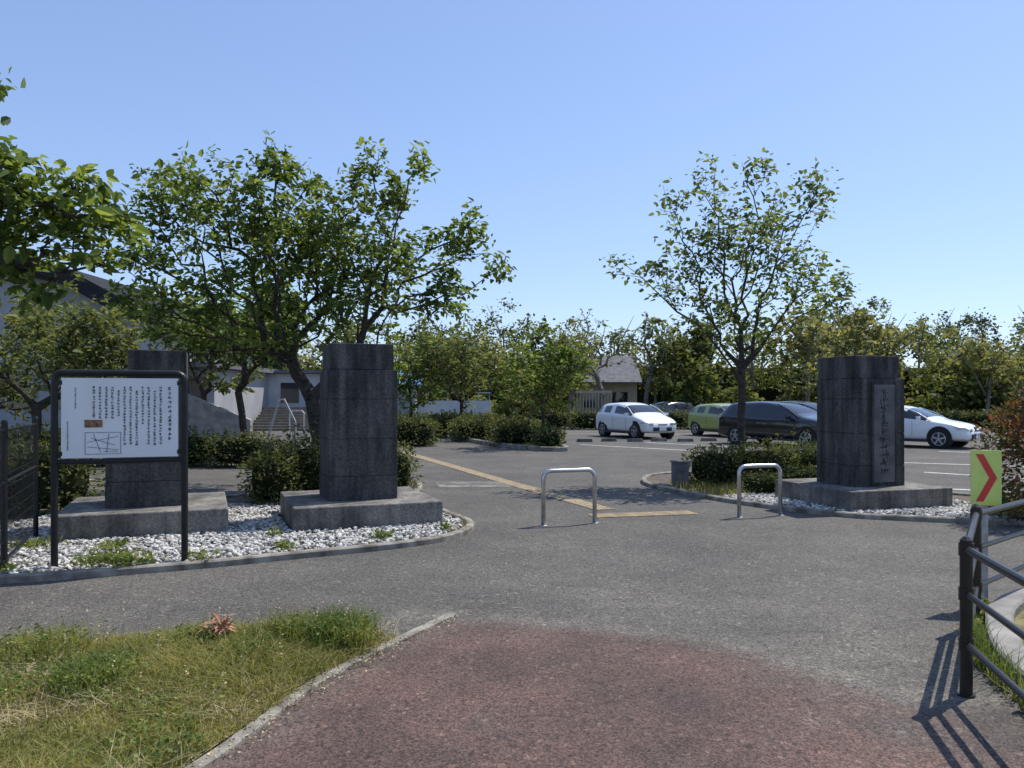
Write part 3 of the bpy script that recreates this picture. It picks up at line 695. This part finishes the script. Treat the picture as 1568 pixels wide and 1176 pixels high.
# ---------------------------------------------------------------- foreground grass
gks=smoothline(gk,9)
b=MB(); kerb(b,gks,.07,0,.022,M['kerb']); b.build('grass_edging')
gp=[(-9,1.2),(-2.35,1.2),(-1.8,2.4),(-1.41,3.42),(-1.29,3.87),(-1.17,4.4),(-.96,4.9),(-.78,5.22),(-1.0,5.36),(-1.5,5.38),(-2.2,5.25),(-3.3,5.05),(-5,4.8),(-9,4.4)]
b=MB(); b.poly(gp,.012,M['turf']); b.build('turf')
b=MB()
vis=[(-3.6,2.6),(-1.6,2.6),(-1.41,3.42),(-1.26,3.87),(-1.14,4.4),(-.93,4.9),(-.75,5.22),(-1.0,5.40),(-1.5,5.42),(-2.2,5.3),(-3.6,5.06)]
P=sample_poly(vis,42000)
hh=(.04+.05*R.random(len(P)))*(1+.35*dens(P,3.1,1)).clip(.35,2)
blades(b,P,hh,.006,M['grassG'],lean=.8,z=.012)
P=sample_poly(vis,16000); P=P[dens(P,4.0,2)>.7]
leaves(b,np.column_stack([P,.02+.06*R.random(len(P))]),.024,M['weed'],droop=-.2,simple=True)
P=sample_poly(vis,12000); P=P[dens(P,3.0,5)>-.2]; blades(b,P,.065,.004,M['straw'],lean=1.2,z=.012)
for (x,y,r,n,h) in [(-1.12,5.08,.22,1500,.19),(-1.45,5.12,.2,900,.16),(-2.3,4.35,.2,1400,.13),(-1.6,4.75,.18,700,.12),(-2.9,4.9,.3,900,.12),(-2.0,5.0,.2,600,.13),(-2.7,4.1,.2,700,.11),(-1.0,4.98,.12,500,.14)]:
    Q=np.array([x,y])+R.normal(size=(n,2))*r*.5; blades(b,Q,h,.005,M['weed'] if n>1000 else M['grassG'],lean=.35,z=.012)
    z=R.random(n)*h*.9+.03; leaves(b,np.column_stack([Q,z]),.024,M['weed'],droop=-.1)
for k in range(60):
    x,y=(-1.25+R.normal()*.25,5.15+R.normal()*.08) if k<18 else (-3.2+2.1*R.random(),3.5+1.6*R.random())
    h=.15+.12*R.random(); e=(x+R.normal()*.04,y+R.normal()*.04,h); b.cyl((x,y,.01),e,.0016,.001,M['straw'],3,False)
    Q=np.array(e)+R.normal(size=(8,3))*[.006,.006,.03]; leaves(b,Q,.012,M['straw'],simple=True)
b.build('grass')
b=MB()
for k in range(40):
    a=R.random()*6.28; el=.1+R.random()*1.2; L=.09+.07*R.random(); c=np.array([-1.84,5.0,.13])
    d=np.array([math.cos(a)*math.cos(el),math.sin(a)*math.cos(el),math.sin(el)]); s=np.cross(d,[0,0,1]); s/=np.linalg.norm(s)
    c=c+R.normal(size=3)*.025
    b.add([c,c+d*L*.5+s*.013,c+d*L-[0,0,.035],c+d*L*.5-s*.013],[[0,1,2,3]],M['deadleaf'])
b.cyl((-1.84,5.0,0),(-1.84,5.0,.15),.008,.006,M['deadleaf'],6); b.build('dried_weed')
b=MB(); P=np.array(gks)[R.integers(18,len(gks),500)]+R.normal(size=(500,2))*[.05,.05]+[.05,-.03]
leaves(b,np.column_stack([P,np.full(500,.026)]),.014,M['straw'],simple=True,droop=0)
P=np.column_stack([-.4+3.2*R.random(200),9.6-3.5*R.random(200)])
leaves(b,np.column_stack([P,np.full(200,.01)]),.016,M['straw'],simple=True,droop=0)
b.build('leaf_litter')

# ---------------------------------------------------------------- left metal fence
b=MB(); p0=np.array([-5.3,8.8]); p1=np.array([-4.46,6.9])
dd=(p1-p0)/np.linalg.norm(p1-p0); E=p0+dd*5
def fp(t,z): q=p0+dd*t; return (q[0]-0.02,q[1],z)
for t in (0,1.9,3.8): b.cyl(fp(t,0),fp(t,1.38),.028,.028,M['black'],10); b.cyl(fp(t,1.38),fp(t,1.41),.033,.02,M['black'],10)
for z in (1.32,.85,.15): b.tube([fp(0,z),fp(5,z)],.014,M['black'],6)
for t in np.arange(.05,5,.07): b.cyl(fp(t,.15),fp(t,1.32),.003,.003,M['black'],4,False)
for z in np.arange(.2,1.32,.12): b.cyl(fp(0,z),fp(5,z),.003,.003,M['black'],4,False)
b.build('mesh_fence')

# ---------------------------------------------------------------- cars
HATCH=[(-2.0,.80,.74,.72,.62),(-1.93,1.04,.97,.79,.66),(-1.68,1.34,1.0,.83,.58),(-1.42,1.41,1.0,.845,.60),(-1.32,1.42,.99,.845,.60),(-.55,1.455,.96,.85,.61),(-.46,1.455,.955,.85,.61),(.25,1.41,.93,.85,.60),(1.08,.99,.90,.85,.68),(1.2,.95,.88,.84,.70),(1.62,.84,.80,.82,.70),(1.88,.72,.68,.76,.62),(2.0,.52,.48,.64,.5)]
SEDAN=[(-2.3,.80,.74,.74,.64),(-2.22,.98,.92,.80,.68),(-1.75,1.02,.97,.85,.70),(-1.0,1.33,.98,.86,.58),(-.75,1.37,.97,.865,.58),(-.66,1.375,.965,.865,.58),(-.3,1.39,.95,.865,.59),(-.22,1.39,.95,.865,.59),(.35,1.35,.92,.865,.58),(1.15,.96,.88,.86,.70),(1.3,.92,.85,.85,.72),(1.9,.82,.77,.83,.70),(2.18,.70,.65,.77,.64),(2.3,.50,.46,.66,.5)]
WAGON=[(-2.3,.85,.8,.78,.68),(-2.26,1.05,.98,.82,.68),(-2.0,1.42,1.05,.86,.60),(-1.75,1.47,1.05,.87,.62),(-1.65,1.48,1.04,.87,.62),(-.7,1.52,1.0,.88,.63),(-.6,1.52,1.0,.88,.63),(.25,1.48,.97,.88,.62),(1.12,1.06,.95,.88,.72),(1.25,1.02,.93,.87,.74),(1.85,.94,.88,.85,.72),(2.15,.82,.76,.80,.66),(2.3,.58,.52,.68,.54)]
def car(name, loc, head, S, paint, sc=1.0):
    e=bpy.data.objects.new(name,None); scn.collection.objects.link(e); e.location=loc; e.rotation_euler=(0,0,head); e.scale=(sc,sc,sc)
    sed=S is SEDAN
    b=MB(); n=len(S); rings=[]
    for i,(x,zt,bz,w,wr) in enumerate(S):
        zb=.22 if 0<i<n-1 else .30
        cab=zt-bz>.15
        h=[(w*.90,zb),(w*.985,zb+.12),(w,(zb+bz)/2+.05),(w*.985,bz-.07),(w*.955,bz),(wr+(.03 if cab else .0),zt-(.07 if cab else .03)),(wr*.88,zt-.012),(wr*.45,zt+.008)]
        ring=[(x,y,z) for y,z in h]+[(x,-y,z) for y,z in reversed(h)]
        rings.append(ring)
    m=16; V=np.array(rings).reshape(-1,3); k0=b.mi(paint); k1=b.mi(M['glass']); F=[];I=[]
    for i in range(n-1):
        A,B=S[i],S[i+1]; ca=A[1]-A[2]>.15; cb=B[1]-B[2]>.15
        steep=abs(A[1]-B[1])>.2 and max(A[1],B[1])>1.2
        for j in range(m):
            jj=(j+1)%m; F.append([i*m+j,i*m+jj,(i+1)*m+jj,(i+1)*m+j])
            side = j in (4,10)
            g=False
            narrow=(B[0]-A[0])<.12
            if side and ca and cb and not narrow: g=True
            if side and steep and (ca or cb): g=True
            if j in (5,6,7,8,9) and steep: g=True
            I.append(1 if g else 0)
    F.append(list(range(m-1,-1,-1))); I.append(0); F.append([(n-1)*m+j for j in range(m)]); I.append(0)
    b.V.append(V); b.F+=F; b.I+=I; b.n=len(V)
    body=b.build('body',smooth=True,parent=e)
    ss=body.modifiers.new('s','SUBSURF'); ss.levels=1; ss.render_levels=2
    b=MB(); L=S[-1][0]; wx=(L*.63,-L*.62)
    for x in wx:
        for sgn in (1,-1):
            W=.845 if not sed and L<2.1 else .87
            b.cyl((x,sgn*(W-.25),.35),(x,sgn*(W-.005),.35),.375,.375,M['tyre'],28)
            b.cyl((x,sgn*(W-.22),.31),(x,sgn*(W+.005),.31),.31,.305,M['tyre'],28)
            b.cyl((x,sgn*(W-.02),.31),(x,sgn*(W+.008),.31),.205,.205,M['ink'],24)
            yy=sgn*(W+.012)
            for k in range(5):
                a=k*math.pi*2/5+.3; 
                b.box((x+math.cos(a)*.105,yy,.31+math.sin(a)*.105),(.19,.014,.05),M['rim'],ry=-a)
            b.tube([(x+math.cos(a)*.205,yy-sgn*.004,.31+math.sin(a)*.205) for a in np.linspace(0,6.283,25)],.014,M['rim'],6)
            b.cyl((x,yy-sgn*.01,.31),(x,yy+sgn*.01,.31),.04,.04,M['rim'],12)
    b.build('wheels',parent=e)
    b=MB(); nose=S[-1]; n2=S[-2]
    for s in (1,-1):
        b.add([(n2[0]-.30,s*.80,.70),(n2[0]+.0,s*.745,.68),(L-.055,s*.58,.62),(L-.075,s*.52,.55),(n2[0]+.02,s*.755,.575),(n2[0]-.2,s*.82,.62)],[[0,1,2,3,4,5] if s<0 else [5,4,3,2,1,0]],M['lamp'])
        b.box((L-.02,s*.50,.60),(.05,.22,.09),M['lamp'],rz=-s*.45)
        b.box((-L+.03,s*.66,.84),(.08,.16,.20),M['tail'],rz=s*.4)
        b.box((.86,s*.97,.98),(.09,.16,.11),paint); b.box((.88,s*.90,.95),(.04,.1,.03),M['ink'])
        i=[k for k in range(len(S)-1) if S[k][1]-S[k+1][1]>.2 and S[k][0]>0][0]
        A,B=S[i],S[i+1]
        b.tube([(A[0]-.05,s*(A[4]+.015),A[1]-.045),((A[0]+B[0])/2,s*((A[4]+B[4])/2+.06),(A[1]+B[1])/2-.01),(B[0]+.02,s*(B[4]+.10),B[1]-.06)],.022,paint,6)
        b.box((-.25,s*.865,.82),(.14,.02,.025),paint); b.box((-1.05,s*.86,.84),(.14,.02,.025),paint)
        b.box((0,s*.80,.24),(L*1.0,.1,.08),M['ink'])
        for x,hz in ((.62,.5),(-.42,.5)): b.box((x,s*.858,.62),(.008,.006,.5),M['ink'])
    b.box((L-.015,0,.40),(.05,.86,.15),M['ink']); b.box((L+.012,0,.42),(.02,.33,.16),M['panel'])
    b.box((L-.0,0,.58),(.03,.42,.05),M['ink']); b.box((-L-.005,0,.62),(.02,.33,.16),M['panel'])
    b.build('trim',parent=e,bevel=.008)
    return e
car('parked_hatchback',(5.15,33.0,0),rad(-66),HATCH,M['carwhite'])
car('parked_compact_car',(9.3,34.0,0),rad(-68),HATCH,M['cargreen'],.97)
car('parked_station_wagon',(9.45,27.3,0),rad(-56),WAGON,M['carblack'])
car('parked_station_wagon',(12.3,33.0,0),rad(-62),WAGON,M['carnavy'])
car('parked_sedan',(13.4,27.0,0),rad(-48),SEDAN,M['carwhite'])
car('parked_hatchback',(8.9,46,0),rad(-150),HATCH,M['carnavy'],1.0)

# ---------------------------------------------------------------- buildings
e=bpy.data.objects.new('gymnasium_building',None); scn.collection.objects.link(e)
b=MB(); prof=[(-46,5.8),(-28,7.35),(-20,7.35),(-17.8,6.85),(-14.9,5.3)]
n=len(prof)
b.add([(x,32,z-.3) for x,z in prof]+[(-15.4,32,0),(-46,32,0)],[list(range(n+2))[::-1]],M['wallgrey'])
b.add([(-15.4,32,0),(-15.4,52,0),(-15.4,52,5.2),(-15.4,32,5.2)],[[0,1,2,3]],M['wallgrey'])
b.build('walls',parent=e)
b=MB()
for i in range(n-1):
    (xa,za),(xb,zb)=prof[i],prof[i+1]
    b.add([(xa,31.2,za),(xb,31.2,zb),(xb,53,zb),(xa,53,za),(xa,31.2,za-.7),(xb,31.2,zb-.7),(xb,53,zb-.7),(xa,53,za-.7)],[[0,1,2,3],[4,7,6,5],[0,4,5,1],[2,6,7,3],[1,5,6,2]],M['roof'])
b.build('roof',parent=e)
b=MB()
for x in np.arange(-44,-17,3.2): b.bx(x,x+2.2,31.95,31.99,1.2,2.6,M['glass']); b.bx(x+1.07,x+1.13,31.92,31.96,1.2,2.6,M['galv'])
b.bx(-46,-15.5,31.9,31.985,3.1,3.25,M['wallwhite']); b.build('windows',parent=e)
e=bpy.data.objects.new('annex_building',None); scn.collection.objects.link(e)
b=MB(); b.bx(-15.38,-13.6,36,50,0,3.0,M['wallgrey']); b.bx(-13.6,-8.6,44,50,0,3.0,M['wallwhite']); b.build('walls',parent=e)
b=MB(); b.bx(-16.5,-13.2,34.8,50.5,3.02,3.25,M['rooflight']); b.bx(-13.15,-8.3,43.6,50.2,3.02,3.2,M['rooflight']); b.build('roof',parent=e)
b=MB(); b.bx(-12.9,-11.9,43.95,43.99,1.4,2.5,M['glass']); b.bx(-15.1,-14,35.95,35.99,.3,2.6,M['glass'])
b.build('windows',parent=e)
b=MB()
b.add([(-11.6,28,0),(-9.3,28,0),(-9.3,28,.85),(-11.6,28,1.8),(-11.6,28.25,0),(-9.3,28.25,0),(-9.3,28.25,.85),(-11.6,28.25,1.8)],[[0,1,2,3],[5,4,7,6],[3,2,6,7],[1,5,6,2],[0,3,7,4]],M['concrete'])
b.build('ramp_wall')
b=MB()
for k in range(9): b.bx(-13.3,-9.6,39.5+k*.35,43.6,k*.13,(k+1)*.13,M['step'])
b.build('stone_steps')
b=MB()
for (x,y) in ((-9.3,33),(-8.4,33.1)): b.tube([(x,y,0),(x,y,1.0),(x+.1,y,1.1),(x+.5,y,1.1),(x+.6,y,1.0),(x+.6,y,0)],.035,M['steel'],8)
b.tube([(-7.55,24,0),(-7.1,24,1.55),(-6.95,24,1.6),(-6.6,24,.9),(-6.6,24,0)],.035,M['galv'],8)
b.build('handrail')
b=MB(); b.bx(-5.6,-1.2,45,45.25,0,1.5,M['wallwhite'])
for x in np.arange(-5.5,-1.2,.6): b.cyl((x,45.1,1.5),(x,45.1,1.95),.02,.02,M['galv'],6)
b.tube([(-5.6,45.1,1.95),(-1.2,45.1,1.95)],.025,M['galv'],6); b.build('retaining_wall')
b=MB(); b.bx(-7.6,-5.4,44,46,0,2.4,M['wallgrey']); b.add([(-7.9,43.6,2.4),(-5.1,43.6,2.4),(-5.1,45,3.2),(-7.9,45,3.2),(-7.9,46.4,2.4),(-5.1,46.4,2.4)],[[0,1,2,3],[3,2,5,4],[0,3,4],[1,5,2]],M['blue']); b.build('blue_roofed_shed')
e=bpy.data.objects.new('house',None); scn.collection.objects.link(e)
b=MB(); b.bx(4.6,9.2,58,64,0,3.1,M['walltan']); b.add([(4.6,58,3.1),(4.6,64,3.1),(4.6,61,4.8)],[[0,1,2]],M['walltan']); b.add([(9.2,58,3.1),(9.2,64,3.1),(9.2,61,4.8)],[[0,1,2]],M['walltan']); b.build('walls',parent=e)
b=MB()
for s in (-1,1):
    b.add([(4.3,61+s*3.5,2.85),(9.5,61+s*3.5,2.85),(9.5,61,4.95),(4.3,61,4.95),(4.3,61+s*3.5,2.75),(9.5,61+s*3.5,2.75),(9.5,61,4.85),(4.3,61,4.85)],[[0,1,2,3],[4,5,6,7],[0,1,5,4],[1,2,6,5],[0,3,7,4]],M['rooflight'])
b.build('roof',parent=e)
b=MB(); b.bx(5.3,6.2,57.94,57.98,1.0,2.1,M['glass']); b.bx(7.3,8.5,57.94,57.98,.9,2.1,M['glass']); b.build('windows',parent=e)
b=MB()
for x in np.arange(3.6,5.8,.18): b.bx(x,x+.05,46,46.04,0,2.1,M['walltan'])
b.bx(3.6,5.8,45.96,46.0,1.95,2.08,M['walltan']); b.bx(3.6,5.8,45.96,46.0,.3,.42,M['walltan']); b.build('slat_fence')
b=MB(); b.bx(-.14,.14,-.1,.1,0,.42,M['rooflight']); b.bx(-.16,.16,-.12,.12,.42,.45,M['rooflight']); b.bx(-.1,.1,-.105,-.102,.12,.34,M['slab']); b.build('utility_box',(3.05,14.3,0.03),0,bevel=.008)

# ---------------------------------------------------------------- light, sky, camera
el=rad(58); az=math.atan2(.8,.6)
S=Vector((math.sin(az)*math.cos(el),math.cos(az)*math.cos(el),math.sin(el)))
ld=bpy.data.lights.new('sun','SUN'); ld.energy=5.0; ld.angle=rad(.5); ld.color=(1,.95,.87)
lo=bpy.data.objects.new('sun',ld); scn.collection.objects.link(lo); lo.rotation_euler=S.to_track_quat('Z','Y').to_euler(); lo.location=(20,20,40)
w=bpy.data.worlds.new('World'); scn.world=w; w.use_nodes=True; nt=w.node_tree
sk=nt.nodes.new('ShaderNodeTexSky'); sk.sky_type='NISHITA'; sk.sun_disc=False; sk.sun_elevation=el; sk.sun_rotation=az
sk.air_density=1.0; sk.dust_density=0.4; sk.ozone_density=1.6
def mul(src,c):
    mx=nt.nodes.new('ShaderNodeMix'); mx.data_type='RGBA'; mx.blend_type='MULTIPLY'; mx.inputs[0].default_value=1; mx.inputs[7].default_value=(*c,1)
    nt.links.new(src,mx.inputs[6]); return mx.outputs[2]
c=mul(sk.outputs['Color'],(.22,.22,.22))
gm=nt.nodes.new('ShaderNodeGamma'); gm.inputs['Gamma'].default_value=.68; nt.links.new(c,gm.inputs['Color'])
c=mul(gm.outputs['Color'],(3.95,4.5,5.7))
nt.links.new(c,nt.nodes['Background'].inputs['Color']); nt.nodes['Background'].inputs['Strength'].default_value=.15
cd=bpy.data.cameras.new('camera'); co=bpy.data.objects.new('camera',cd); scn.collection.objects.link(co); scn.camera=co
cd.sensor_width=36; cd.lens=27.7; cd.shift_y=23/1568; cd.clip_end=2000; cd.clip_start=.05
co.location=(0,0,1.6); co.rotation_euler=(rad(90),0,0)
scn.view_settings.view_transform='Standard'; scn.view_settings.look='None'; scn.view_settings.exposure=0
